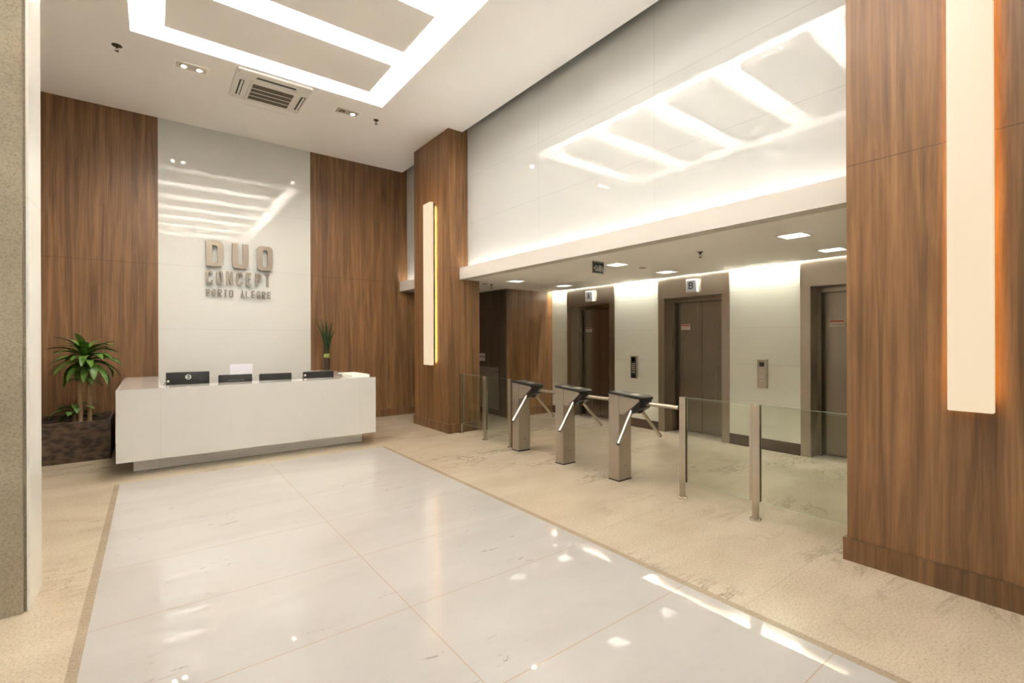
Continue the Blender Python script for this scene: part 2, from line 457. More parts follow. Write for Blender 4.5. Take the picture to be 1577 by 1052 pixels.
# main ceiling with the coffer opening
CX0, CX1, CY0, CY1 = -.175, 2.70, -.63, 6.68
bm = bmesh.new()
box(bm, -2.6, CX0, -3.2, BW, CZ, CZ+.06); box(bm, CX1, 4.073, -3.2, BW, CZ, CZ+.06)
box(bm, CX0, CX1, CY1, BW, CZ, CZ+.06); box(bm, CX0, CX1, -3.2, CY0, CZ, CZ+.06)
struct('ceiling', bm, PAINT, label='white hall ceiling around the lit recess')
bm = bmesh.new(); RZ = 5.27
box(bm, CX0-.06, CX0, CY0-.06, CY1+.06, CZ+.06, RZ); box(bm, CX1, CX1+.06, CY0-.06, CY1+.06, CZ+.06, RZ)
box(bm, CX0, CX1, CY1, CY1+.06, CZ+.06, RZ); box(bm, CX0, CX1, CY0-.06, CY0, CZ+.06, RZ)
box(bm, CX0-.06, CX1+.06, CY0-.06, CY1+.06, RZ, RZ+.05)
struct('ceiling_recess', bm, PAINT, label='white lit recess in the hall ceiling')
struct('roof', B(-2.75, 8.0, -3.35, BW+.15, 5.34, 5.4), WALLPAINT)

# floating ceiling slabs, each with its own hidden light tubes
ords = ['first', 'second', 'third', 'fourth', 'fifth', 'sixth']
slab0 = None
for k in range(6):
    y1 = 6.373-1.115*k; y0 = y1-.785
    lab = 'white suspended ceiling slab in the lit recess, %s from the reception wall' % ords[k]
    if slab0 is None:
        slab0 = thing('ceiling_slab', (1.26, (y0+y1)/2, CZ), lab, 'ceiling slab', 'suspended slabs in the ceiling recess')
        obj('slab_panel', B(.124, 2.395, y0, y1, CZ, CZ+.10), PAINT, slab0)
        for yy in (y0+.04, y1-.04):
            obj('light_tube', B(.2, 2.32, yy-.014, yy+.014, CZ+.10, CZ+.135), E_COVE, slab0)
        for xx in (.16, 2.36):
            obj('light_tube', B(xx-.014, xx+.014, y0+.16, y1-.16, CZ+.10, CZ+.135), E_COVE, slab0)
        for xx, yy in ((.6, y0+.39), (1.92, y0+.39)):
            obj('hanger', tube(bmesh.new(), (xx, yy, CZ+.10), (xx, yy, RZ), .006, seg=8), STEEL, slab0)
    else:
        dup(slab0, (1.26, (y0+y1)/2, CZ), lab)

# left stone pillar with glossy side
p = struct('stone_pillar', B(-2.6, -.555, 3.745, 4.085, 0, CZ), PILSTONE, label='rough beige stone pillar at the left edge of the picture')
obj('stone_slab', B(-2.6, -.566, 3.72, 3.742, 0, CZ), PILSTONE, p)
obj('side_panel', B(-.553, -.540, 3.735, 4.09, 0, CZ), WG_SIDE, p)

# lift lobby walls
LX = 6.65
A0, A1 = 5.70, 6.919; PITCH = 2.148
lifts = [(A0-PITCH*k+(.012 if k else 0), A1-PITCH*k) for k in range(3)]    # outer edges of the three portals
bm = bmesh.new(); bs = bmesh.new()
edges = [(lifts[0][1], 7.37), (lifts[1][1], lifts[0][0]), (lifts[2][1], lifts[1][0]), (-3.2, lifts[2][0])]
for a, b in edges:
    box(bm, LX, LX+.5, a, b, 0, SZ+.2)
    box(bs, LX-.012, LX, a, b, 0, .15)
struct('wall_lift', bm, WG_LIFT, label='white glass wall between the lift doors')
struct('baseboard_lift', bs, BROWNSK)
struct('wall_shaft', B(7.15, 7.3, -3.2, 7.5, 0, SZ+.2), WALLPAINT)
struct('wall_lobby_far', B(5.47, LX+.5, 7.37, 7.5, 0, SZ+.2), WOOD, label='walnut wall at the far end of the lift lobby')
struct('baseboard_lobby_far', B(5.45, LX, 7.35, 7.37, 0, .15), WOODS)
bm = bmesh.new()
box(bm, 5.46, 5.6, 7.5, 7.6, 0, SZ); box(bm, 5.46, 5.6, 8.52, BW, 0, SZ); box(bm, 5.46, 5.6, 7.6, 8.52, 2.02, SZ); box(bm, 5.46, 5.472, 7.37, 7.5, 0, SZ)
struct('wall_corridor', bm, WOODD, label='dark wall of the side corridor behind the turnstiles')
# door in the dark corridor
d = thing('door_1', (5.48, 8.06, 0), 'dark door in the side corridor with two small white signs', 'door'); d['kind'] = 'structure'
obj('door_leaf', B(5.475, 5.59, 7.601, 8.519, .003, 2.019), WOODD, d)
obj('lower_lit_area', B(5.468, 5.475, 7.66, 8.46, .12, .955), DOORLIT, d)  # downlight on the lower door, painted as a lighter grey sheet
bm = bmesh.new(); tube(bm, (5.468, 7.655, .87), (5.42, 7.655, .87), .009); tube(bm, (5.425, 7.65, .87), (5.425, 7.77, .855), .008)
obj('door_handle', bm, CHROME, d, True)
for z0, z1, lab, yy in ((1.165, 1.228, 'upper small white sign on the dark corridor door', .05), (1.073, 1.146, 'lower small white sign on the dark corridor door', .03)):
    t = thing('door_sign', (5.47, 8.24, z0), lab, 'sign', 'small white signs on the corridor door')
    obj('sign_plate', B(5.465, 5.475, 8.131, 8.35, z0, z1), PAPERW, t)
    obj('sign_print', B(5.4645, 5.4655, 8.15, 8.15+yy*3, z0+.022, z0+.036), GREYP, t)

# ------------------------------------------------------------------ hidden light strips of the ledge and the lift wall
o = tag(obj('ledge_light_strip', B(4.085, 4.115, 1.22, 6.67, 2.551, 2.575), E_TROUGH), 'long light strip hidden behind the white ledge over the turnstiles', 'light strip')
o = tag(obj('ledge_light_strip', B(4.085, 4.115, 7.95, 9.0, 2.551, 2.575), E_TROUGH), 'short light strip hidden behind the ledge beside the reception wall', 'light strip')
o = tag(obj('slot_light_strip', B(6.575, 6.6, -.9, 7.33, SZ+.12, SZ+.145), E_SLOT), 'light strip in the ceiling slot along the lift wall', 'light strip')
obj('bracket', B(6.558, 6.575, -.9, 7.33, SZ+.125, SZ+.14), STEEL, o)

# ------------------------------------------------------------------ lifts
def lift(y0, y1, label):
    t = thing('elevator', (LX, (y0+y1)/2, 0), label, 'elevator', 'elevator doorways in the white glass wall')
    jw = .118; X0 = LX-.008
    obj('jamb', B(X0, 6.90, y1-jw, y1, 0, 2.165), LIFTSTEEL, t)
    obj('jamb', B(X0, 6.90, y0, y0+jw, 0, 2.165), LIFTSTEEL, t)
    obj('lintel', B(X0-.006, 6.90, y0, y1, 2.165, SZ+.19), LIFTSTEEL, t)
    a, b = y0+jw, y1-jw
    bm = bmesh.new(); box(bm, 6.85, 6.92, a, a+.045, 0, 2.165); box(bm, 6.85, 6.92, b-.045, b, 0, 2.165); box(bm, 6.85, 6.92, a+.045, b-.045, 2.10, 2.165)
    obj('inner_frame', bm, LIFTDARK, t)
    c = (a+b)/2
    l1 = obj('door_leaf', B(6.935, 6.965, c+.003, b, .012, 2.13), LIFTDARK, t)
    obj('door_leaf', B(6.935, 6.965, a, c-.003, .012, 2.13), LIFTDARK, t)
    obj('sill', B(6.90, 7.0, a, b, 0, .008), STEEL, t)
    st = obj('sticker', B(6.933, 6.935, b-.28, b-.115, 1.657, 1.745), STICK_W, l1)
    obj('sticker_heading', B(6.9322, 6.933, b-.275, b-.12, 1.716, 1.738), STICK_R, l1)
    obj('sticker_print', B(6.9322, 6.933, b-.265, b-.13, 1.684, 1.690), GREYP, l1)
    return t
lift(*lifts[0], 'brown steel elevator doorway under the A sign beside the wood wall')
lift(*lifts[1], 'brown steel elevator doorway under the B sign in the middle')
lift(*lifts[2], 'brown steel elevator doorway partly hidden behind the right pillar')

def lift_sign(ch, y, label):
    t = thing('elevator_sign', (6.64, y, 2.22), label, 'sign', 'lettered signs over the elevators')
    x0 = 6.575
    obj('sign_housing', B(x0, 6.636, y-.092, y+.092, 2.222, 2.422, bev=.008), WHITEP, t, True)
    obj('sign_face', B(x0-.004, x0, y-.070, y+.070, 2.245, 2.40), E_SIGN, t)
    P = lambda u, v, dd: Vector((dd, y-u, v))
    bm = bmesh.new(); letter(bm, ch, -.036, 2.27, .072, .105, .015, P, x0-.004, x0-.008)
    obj('sign_letter', bm, SIGNK, t)
    return t
lift_sign('A', 6.262, 'white box sign with black letter A over the far elevator')
lift_sign('B', 4.13, 'white box sign with black letter B over the middle elevator')

def keypad(y0, y1, face, label):
    t = thing('elevator_keypad', (6.64, (y0+y1)/2, .835), label, 'keypad', 'keypads on the lift wall')
    x0 = 6.612
    obj('keypad_body', B(x0, 6.655, y0, y1, .835, 1.215, bev=.004), STEEL, t, True)
    obj('keypad_face', B(x0-.003, x0, y0+.010, y1-.010, .842, 1.20), face, t)
    obj('keypad_cap', B(x0-.012, 6.65, y0-.002, y1+.002, 1.213, 1.229, bev=.003), KEYM, t, True)
    c = (y0+y1)/2
    obj('display', B(x0-.005, x0-.003, c-.03, c+.03, 1.13, 1.185), SCREEN, t)
    for r in range(4):
        for q in (-1, 0, 1):
            z = 1.085-.034*r
            obj('key', B(x0-.007, x0-.003, c+q*.025-.010, c+q*.025+.010, z-.010, z+.010, bev=.0015, seg=1), KEYM, t)
    obj('call_key', B(x0-.007, x0-.003, c-.034, c+.034, .930, .954, bev=.002, seg=1), KEYM, t)
    return t
keypad(5.19, 5.315, DARKP, 'black steel edged keypad on the white wall between elevators A and B')
keypad(3.03, 3.155, STEEL, 'brown steel keypad on the white wall right of elevator B')

# ------------------------------------------------------------------ lobby ceiling fittings
def downlight(x, y, label):
    t = thing('downlight', (x, y, SZ), label, 'downlight', 'square downlights in the low ceiling')
    h, f = .105, .125
    bm = bmesh.new()
    for a in ((-f, -h, -f, f), (h, f, -f, f), (-h, h, -f, -h), (-h, h, h, f)):
        box(bm, x+a[0], x+a[1], y+a[2], y+a[3], SZ-.006, SZ)
    obj('trim_frame', bm, WHITEP, t)
    obj('diffuser', B(x-h, x+h, y-h, y+h, SZ-.004, SZ-.0005), E_DOWN, t)
    return t
dl = downlight(4.885, 6.315, 'square downlight over the turnstiles, nearest the wood pillar by the desk')
for x, y, lab in ((4.887, 4.146, 'square downlight beside the SAIDA sign in the low ceiling'),
                  (4.89, 1.985, 'square downlight nearest the ledge, largest of the six'),
                  (6.005, 6.34, 'square downlight in front of elevator A'),
                  (6.005, 4.17, 'square downlight in front of elevator B'),
                  (6.005, 2.045, 'square downlight in front of the elevator at the right pillar')):
    dup(dl, (x, y, SZ), lab)
def sprinkler(x, y, z, label, r=.032):
    t = thing('fire_sprinkler', (x, y, z), label, 'sprinkler', 'fire sprinklers on the ceilings')
    obj('rosette', lathe(bmesh.new(), (x, y, z), [(r*.5, -.010), (r, -.003), (r, 0)], 20), BRASSD, t, True)
    bm = bmesh.new(); tube(bm, (x, y, z-.008), (x, y, z-.03), .010)
    for s in (-1, 1): polytube(bm, [(x+s*.008, y, z-.03), (x+s*.016, y, z-.045), (x+s*.004, y, z-.062)], .003, 6)
    obj('sprinkler_frame', bm, BRASSD, t)
    obj('deflector', lathe(bmesh.new(), (x, y, z-.066), [(.018, 0), (.02, .003)], 16), BRASSD, t)
    return t
sprinkler(-.305, 7.11, CZ, 'dark fire sprinkler on the hall ceiling near the left edge', .05)
sprinkler(2.78, 7.12, CZ, 'dark fire sprinkler on the hall ceiling beyond the recess corner', .04)
sprinkler(4.947, 2.99, SZ, 'fire sprinkler on the low ceiling between two downlights near the ledge')
sprinkler(4.815, 6.94, SZ, 'fire sprinkler on the low ceiling beside the pillar and dark corridor')
for x, y, lab in ((5.394, 4.127, 'thin flat disc on the low ceiling between two downlights'), (4.667, 6.93, 'thin flat disc on the low ceiling close to the wood pillar')):
    tag(obj('ceiling_disc', lathe(bmesh.new(), (x, y, SZ), [(.040, -.008), (.05, -.004), (.05, 0)], 24), GREYP, None, True), lab, 'detector', 'flat discs on the low ceiling')

# exit sign
t = thing('exit_sign', (4.53, 4.12, 2.28), 'small black SAÍDA exit sign hanging from the low ceiling', 'sign')
sx0, sx1, sz0, sz1, sy = 4.395, 4.605, 2.335, 2.475, 4.12
obj('sign_plate', B(sx0, sx1, sy, sy+.006, sz0, SZ), ACRYL, t)
obj('sign_face', B(sx0+.008, sx1-.006, sy-.003, sy, sz0+.010, sz1-.006), SIGNK, t)
P = lambda u, v, dd: Vector((u, dd, v))
bm = bmesh.new(); text(bm, 'SAÍDA', sx0+.045, sz0+.030, .148, .072, .0085, P, sy-.003, sy-.0045, .30)
prism(bm, [(sx0+.018, sz0+.066), (sx0+.036, sz0+.048), (sx0+.036, sz0+.084)], 'y', sy-.0045, sy-.003)
obj('sign_lettering', bm, SIGNW, t)

# ------------------------------------------------------------------ hall ceiling fittings
def spot_pair(x0, label, both):
    y0, y1, x1 = 7.03, 7.225, x0+.35
    t = thing('recessed_spotlight', (x0+.175, 7.125, CZ), label, 'spotlight', 'twin halogen fittings in the hall ceiling')
    bm = bmesh.new(); f = .016
    for a in ((x0, x1, y0, y0+f), (x0, x1, y1-f, y1), (x0, x0+f, y0+f, y1-f), (x1-f, x1, y0+f, y1-f)): box(bm, *a, CZ-.008, CZ)
    obj('trim_frame', bm, PAINT, t)
    obj('backing_plate', B(x0+f, x1-f, y0+f, y1-f, CZ-.003, CZ-.0005), KEYM, t)
    for k, q in enumerate((.27, .73)):
        x, y = x0+.35*q, 7.127
        obj('lamp_ring', lathe(bmesh.new(), (x, y, CZ-.003), [(.033, -.010), (.045, -.006), (.045, 0)], 24), CHROME, t, True)
        obj('bulb', lathe(bmesh.new(), (x, y, CZ-.015), [(.014, -.003), (.028, 0), (.028, .004)], 20), E_HALO if (both or k) else GREYP, t, True)
        if both or k:
            ld = bpy.data.lights.new('halogen_lamp', 'SPOT'); ld.energy = 135; ld.color = (1, .90, .76); ld.spot_size = math.radians(150); ld.spot_blend = 1; ld.shadow_soft_size = .035
            lo = bpy.data.objects.new('halogen_lamp', ld); COL.objects.link(lo); lo.parent = t; lo.location = (x-(x0+.175), .002, -.03)
spot_pair(.235, 'twin halogen spotlight left of the air conditioner, both bulbs lit', True)
spot_pair(2.165, 'twin halogen spotlight right of the air conditioner, one bulb lit', False)

def ac():
    t = thing('air_conditioner', (1.3, 7.16, CZ), 'square white ceiling cassette air conditioner with brown grille', 'air conditioner')
    z = 4.885
    x0, x1, y0, y1 = .855, 1.76, 6.725, 7.59
    a = bmesh.new(); bmesh.ops.create_cube(a, size=1)
    for v in a.verts: v.co = Vector(((x0+x1)/2+v.co.x*(x1-x0), (y0+y1)/2+v.co.y*(y1-y0), z+.0125+v.co.z*.025))
    bmesh.ops.bevel(a, geom=[e for e in a.edges if abs(e.verts[0].co.z-e.verts[1].co.z) > .01], offset=.05, segments=5, profile=.5, affect='EDGES')
    bmesh.ops.bevel(a, geom=[e for e in a.edges if e.verts[0].co.z < z+.001 and e.verts[1].co.z < z+.001], offset=.014, segments=2, profile=.5, affect='EDGES')
    obj('cassette_panel', a, WHITEP, t)
    obj('inner_panel', B(1.04, 1.62, 6.93, 7.56, z-.010, z, bev=.004), WHITEP, t)
    gx0, gx1, gy0, gy1 = 1.077, 1.576, 7.02, 7.476
    obj('grille', B(gx0, gx1, gy0, gy1, z-.0125, z-.0102), ACGRILLE, t)
    for k in range(3):
        y = gy0+(gy1-gy0)*(k+1)/4
        obj('grille_slat', B(gx0, gx1, y-.006, y+.006, z-.017, z-.0125), WHITEP, t)
    def vent(a, b, c, d, long_y):
        v = obj('air_outlet', B(a, b, c, d, z-.004, z-.0005), DARKP, t)
        if long_y: obj('louvre', B((a+b)/2-.009, (a+b)/2+.014, c, d, z-.012, z-.004, bev=.002, seg=1), WHITEP, v)
        else: obj('louvre', B(a, b, (c+d)/2+.004, d, z-.012, z-.004, bev=.002, seg=1), WHITEP, v)
    vent(.922, .975, 7.01, 7.46, True); vent(1.672, 1.728, 7.02, 7.46, True); vent(1.095, 1.565, 6.84, 6.89, False)
    for x, y in ((.89, 6.80), (1.72, 7.53), (.9, 7.53)):
        obj('screw_cap', lathe(bmesh.new(), (x, y, z), [(.006, -.003), (.007, 0)], 12), GREYP, t)
ac()
o = obj('ceiling_hatch', B(1.06, 1.625, 7.76, 8.14, CZ-.004, CZ-.0002), PAINT)
tag(o, 'flush white access hatch in the ceiling behind the air conditioner', 'hatch')

# ------------------------------------------------------------------ sconces
def sconce(xw, y, z0, z1, w, dep, label):
    t = thing('wall_sconce', (xw, y, (z0+z1)/2), label, 'wall light', 'tall glowing wall lights on the wood pillars')
    xf = xw-dep
    obj('diffuser', B(xf, xw-.045, y-w/2, y+w/2, z0, z1, bev=.006), E_SCON, t, True)
    obj('back_tray', B(xw-.045, xw-.03, y-w/2+.004, y+w/2-.004, z0+.004, z1-.004), STEEL, t)
    bm = bmesh.new(); a, b = y-w/2+.004, y+w/2-.004
    box(bm, xw-.03, xw-.014, a, a+.004, z0+.004, z1-.004); box(bm, xw-.03, xw-.014, b-.004, b, z0+.004, z1-.004)
    box(bm, xw-.03, xw-.014, a, b, z0+.004, z0+.008); box(bm, xw-.03, xw-.014, a, b, z1-.008, z1-.004)
    obj('tray_lip', bm, DARKP, t)
    for s in (-1, 1):
        obj('glow_strip', B(xw-.030, xw-.024, y+s*(w/2-.058)-.008, y+s*(w/2-.058)+.008, z0+.05, z1-.05), E_SCONB, t)
    obj('mounting_plate', B(xw-.03, xw+.0, y-.03, y+.03, z0+.3, z1-.3), STEEL, t)
    return t
sconce(3.805, 7.243, 1.085, 3.81, .262, .105, 'tall glowing wall light on the pillar beside the reception desk')
sconce(3.775, .575, 1.085, 3.81, .192, .095, 'tall glowing wall light on the near pillar at the right edge')

# ------------------------------------------------------------------ reception desk
DX0, DX1, DY0, DZ = -.308, 2.597, 6.70, .968
t = thing('reception_desk', (1.15, 7.4, 0), 'long white lacquered reception desk on a recessed plinth', 'reception desk')
obj('front_panel', B(DX0, DX1, DY0, DY0+.04, .170, DZ-.012), DESKW, t)
for xx in (DX0, DX1-.04): obj('end_panel', B(xx, xx+.04, DY0+.04, BW-.005, .17, DZ-.012), DESKW, t)
obj('shelf_top', B(DX0, DX1, DY0, 7.09, DZ-.012, DZ), DESKW, t)
obj('return_top', B(DX0, .095, 7.09, BW-.005, DZ-.012, DZ), DESKW, t)
obj('return_top', B(2.235, DX1, 7.09, BW-.005, DZ-.012, DZ), DESKW, t)
for xx in (.065, 2.235): obj('inner_panel', B(xx, xx+.03, 7.09, BW-.005, .17, DZ-.012), DESKW, t)
obj('underside', B(DX0+.04, DX1-.04, DY0+.04, 7.7, .170, .20), DESKW, t)
obj('worktop', B(.095, 2.235, 7.05, 7.72, .715, .745), DESKW, t)
bm = bmesh.new(); box(bm, -.165, 2.50, 7.0, 7.6, 0, .170); box(bm, -.165, .06, 7.6, BW-.03, 0, .17); box(bm, 2.27, 2.5, 7.6, BW-.03, 0, .17)
obj('plinth', bm, PLINTH, t)

def monitor(x0, x1, z1, label, logo=False, lock=False, slit=False):
    y = 7.36; z0 = z1-.30; xc = (x0+x1)/2
    t = thing('monitor', (xc, y, .745), label, 'monitor', 'black monitors behind the reception desk front')
    obj('back_shell', B(x0, x1, y-.03, y+.012, z0, z1, bev=.008), DARKP, t, True)
    obj('screen', B(x0+.012, x1-.012, y+.012, y+.016, z0+.02, z1-.012), SCREEN, t)
    bm = bmesh.new(); box(bm, xc-.03, xc+.03, y-.045, y-.03, .76, z0+.12); obj('stand_neck', bm, DARKP, t)
    obj('stand_base', B(xc-.11, xc+.11, y-.10, y+.09, .745, .76, bev=.004), DARKP, t)
    if slit: obj('vent_slot', B(xc-.09, xc+.10, y-.0315, y-.0295, z1-.075, z1-.070), GREYP, t)
    if logo:
        cz = z1-.063; r = .027
        P = lambda u, v, dd: Vector((xc+u, y-.030-dd, cz+v))
        bm = bmesh.new(); pts = [(r*math.cos(k*6.28318/28), r*math.sin(k*6.28318/28)) for k in range(28)]
        ribbon(bm, pts, True, .0075, P, 0, .003)
        text(bm, 'DELL', -.0205, -.008, .041, .016, .0036, P, 0, .0032, .18)
        obj('maker_emblem', bm, CHROME, t)
    if lock:
        lx, lz = x0+.022, DZ+.028
        bm = bmesh.new(); ball(bm, (lx, y-.05, lz), .019); tube(bm, (lx, y-.05, lz), (lx, y-.028, lz), .012)
        k = obj('cable_lock', bm, CHROME, t, True)
        obj('lock_cable', polytube(bmesh.new(), [(lx-.015, y-.055, lz), (lx-.04, y-.06, lz-.03), (lx-.045, y-.06, .82), (lx-.03, y-.05, .75)], .004, 8), BLACKP, k, True)
monitor(.146, .607, 1.106, 'leftmost and tallest black monitor back, with a round chrome emblem', True, True)
monitor(.707, 1.102, 1.049, 'black monitor back with a thin slot in front of the taped paper', slit=True)
monitor(1.190, 1.602, 1.043, 'plain black monitor back, third from the left on the reception desk')
monitor(1.758, 2.192, 1.046, 'rightmost black monitor back, with a chrome cable lock, by the glass vase', lock=True)
bm = bmesh.new(); box(bm, 2.285, 2.545, 6.80, 7.44, DZ, DZ+.040, bev=.003)
tag(obj('document_box', bm, WHITEP), 'low white box lying on the right end of the reception desk', 'box')
t = thing('wall_notice', (1.196, BW-.001, .94), 'blank white paper sheet on the glass panel behind the second monitor', 'paper')
obj('paper_sheet', B(1.031, 1.362, BW-.002, BW, .90, 1.118), PAPER, t)
tag(obj('stapler', prism(bmesh.new(), [(7.18, DZ), (7.33, DZ), (7.33, DZ+.022), (7.27, DZ+.034), (7.18, DZ+.026)], 'x', 2.245, 2.275, .003), GREYP, None), 'small grey stapler on the desk between the last monitor and white box', 'stapler')

# vase with bulbs
vx, vy = 2.492, 8.75
t = thing('glass_vase', (vx, vy, DZ), 'clear glass vase of green bulb shoots on the desk right corner', 'vase')
g = obj('vase_glass', lathe(bmesh.new(), (vx, vy, DZ), [(.058, 0), (.062, .004), (.062, .47), (.060, .47), (.059, .012)], 28), VASEGLASS, t, True)
obj('pebbles', lathe(bmesh.new(), (vx, vy, DZ), [(.052, .012), (.057, .02), (.057, .215), (.03, .23)], 24), PEBBLE, t, True)
for k, (dx, dy) in enumerate(((-.03, -.025), (.012, -.032), (.034, .004), (-.012, .03))):
    b = obj('bulb', ball(bmesh.new(), (vx+dx, vy+dy, DZ+.262), .024, (1, 1, 1.75)), BULB, t, True)
    bm = bmesh.new(); nl = 4
    for q in range(nl):
        h = random.uniform(.42, .72); lean = (dx*2.4+random.uniform(-.07, .07), dy*2+random.uniform(-.06, .06))
        if k == 0 and q == 0: lean = (-.20, 0); h = .66
        if k == 2 and q == 0: lean = (.14, .0); h = .46
        base = Vector((vx+dx*.7, vy+dy*.7, DZ+.29)); prev = None; a0 = random.uniform(0, 3.1)
        sd = Vector((math.cos(a0)*.55+.45, math.sin(a0)*.5, 0)).normalized()
        for i in range(7):
            s = i/6
            c = base+Vector((lean[0]*s*s, lean[1]*s*s, h*s)); w = .019*(1-s**3)*(.55+.9*s if s < .5 else 1)+.001
            cur = [bm.verts.new(c-sd*w), bm.verts.new(c+Vector((0, .004, 0))), bm.verts.new(c+sd*w)]
            if prev:
                bm.faces.new((prev[0], prev[1], cur[1], cur[0])); bm.faces.new((prev[1], prev[2], cur[2], cur[1]))
            prev = cur
    obj('leaves', bm, LEAFD, b)

# ------------------------------------------------------------------ lobby lettering
LY = 8.985
P = lambda u, v, dd: Vector((u, LY-dd, v))
t = thing('wall_lettering', (1.17, BW, 2.2), 'raised bronze DUO CONCEPT PORTO ALEGRE lettering on the white glass panel', 'sign')
def add_letter(ch, u, v, w, h, th, d):
    bm = bmesh.new(); letter(bm, ch, u, v, w, h, th, P, -.015, d)
    bmesh.ops.recalc_face_normals(bm, faces=bm.faces[:])
    su, sv = (u+w/2, v+h*.90) if ch in 'TA' else (u+th/2, v+h*.5)
    tube(bm, (su, LY+.012, sv), (su, BW, sv), th*.25, seg=8)
    obj('letter', bm, LETTER, t)
def shaped_letter(outer, inner, th, d):
    """bold letter from an outer and an inner outline of equal point count (open or closed)"""
    bm = bmesh.new(); n = len(outer)
    F = [[bm.verts.new(P(*q, d)) for q in X] for X in (outer, inner)]; K = [[bm.verts.new(P(*q, -.015)) for q in X] for X in (outer, inner)]
    for i in range(n):
        j = (i+1) % n
        bm.faces.new((F[0][i], F[0][j], F[1][j], F[1][i])); bm.faces.new((K[0][j], K[0][i], K[1][i], K[1][j]))
        bm.faces.new((F[0][j], F[0][i], K[0][i], K[0][j])); bm.faces.new((F[1][i], F[1][j], K[1][j], K[1][i]))
    u, v = outer[0]
    tube(bm, (u+th*.5, LY+.01, v+.2), (u+th*.5, BW, v+.2), .012, seg=8)
    obj('letter', bm, LETTER, t)
def rrect(x0, x1, z0, z1, rbl, rbr, rtr, rtl, n=5):
    out = []
    for cx, cz, r, a in ((x0+rbl, z0+rbl, rbl, 180), (x1-rbr, z0+rbr, rbr, 270), (x1-rtr, z1-rtr, rtr, 0), (x0+rtl, z1-rtl, rtl, 90)):
        for k in range(n):
            an = math.radians(a+90*k/(n-1)); out.append((cx+r*math.cos(an), cz+r*math.sin(an)))
    return out
e = 1e-4
shaped_letter(rrect(.70, .936, 2.698, 3.108, e, .065, .065, e), rrect(.782, .858, 2.768, 3.038, e, e, .032, e), .08, .025)
shaped_letter(rrect(1.425, 1.662, 2.690, 3.103, .065, .065, .065, .065), rrect(1.506, 1.582, 2.755, 3.036, .034, .034, .034, .034), .08, .025)
bm = bmesh.new()
U_out = rrect(1.063, 1.297, 2.692, 3.103, .065, .065, e, e)[:10]; U_in = rrect(1.146, 1.214, 2.757, 3.103, .034, .034, e, e)[:10]
Uo = [(1.063, 3.103)]+U_out+[(1.297, 3.103)]; Ui = [(1.146, 3.103)]+U_in+[(1.214, 3.103)]
F = [[bm.verts.new(P(*q, .025)) for q in X] for X in (Uo, Ui)]; K = [[bm.verts.new(P(*q, -.015)) for q in X] for X in (Uo, Ui)]
for i in range(len(Uo)-1):
    j = i+1
    bm.faces.new((F[0][i], F[0][j], F[1][j], F[1][i])); bm.faces.new((K[0][j], K[0][i], K[1][i], K[1][j]))
    bm.faces.new((F[0][j], F[0][i], K[0][i], K[0][j])); bm.faces.new((F[1][i], F[1][j], K[1][j], K[1][i]))
for q in (0, -1): bm.faces.new((F[0][q], F[1][q], K[1][q], K[0][q]))
tube(bm, (1.10, LY+.01, 2.9), (1.10, BW, 2.9), .012, seg=8)
obj('letter', bm, LETTER, t)
w = .094; stp = (.932-w)/6
for k, ch in enumerate('CONCEPT'):
    add_letter(ch, .70+stp*k, 2.418-.0*k, w, .218, .031, .018)
w = .056; stp = (.936-w)/11
for k, ch in enumerate('PORTO ALEGRE'):
    if ch != ' ': add_letter(ch, .70+stp*k, 2.218, w, .118, .0145, .010)

# ------------------------------------------------------------------ planter and corn plant
t = thing('planter_box', (-1.05, 8.4, 0), 'low dark brown stone planter box under the leafy plant', 'planter')
px0, px1, py0, py1, pz = -1.75, -.415, 7.96, 8.86, .50
bm = bmesh.new(); th = .03
box(bm, px0, px1, py0, py0+th, 0, pz, bev=.003, seg=1); box(bm, px0, px1, py1-th, py1, 0, pz); box(bm, px0, px0+th, py0+th, py1-th, 0, pz); box(bm, px1-th, px1, py0+th, py1-th, 0, pz)
obj('planter_walls', bm, BARK, t)
obj('soil', B(px0+th, px1-th, py0+th, py1-th, .0, .44), SOIL, t)
def leaf(bm, base, az, el, ln, wd, droop):
    d = Vector((math.cos(az), math.sin(az), 0)); sd = Vector((-math.sin(az), math.cos(az), 0)); prev = None
    n = 8; p = Vector(base); e = el
    for i in range(n+1):
        s = i/n
        w = wd*(math.sin(math.pi*min(1, .12+s*.88))**.8)*(1 if s < .97 else .25)+.002
        up = Vector((0, 0, 1))*math.cos(e)-d*math.sin(e)
        cur = [bm.verts.new(p-sd*w+up*w*.35), bm.verts.new(p), bm.verts.new(p+sd*w+up*w*.35)]
        if prev:
            bm.faces.new((prev[0], prev[1], cur[1], cur[0])); bm.faces.new((prev[1], prev[2], cur[2], cur[1]))
        prev = cur
        p = p+(d*math.cos(e)+Vector((0, 0, 1))*math.sin(e))*(ln/n); e -= droop/n
plant = thing('corn_plant', (-.72, 8.35, .44), 'tall leafy corn plant with tan canes growing in the planter box', 'plant')
canes = [((-.735, 8.30), 1.06, 12, .26), ((-.65, 8.38), 1.30, 52, .47), ((-.80, 8.42), .62, 12, .32)]
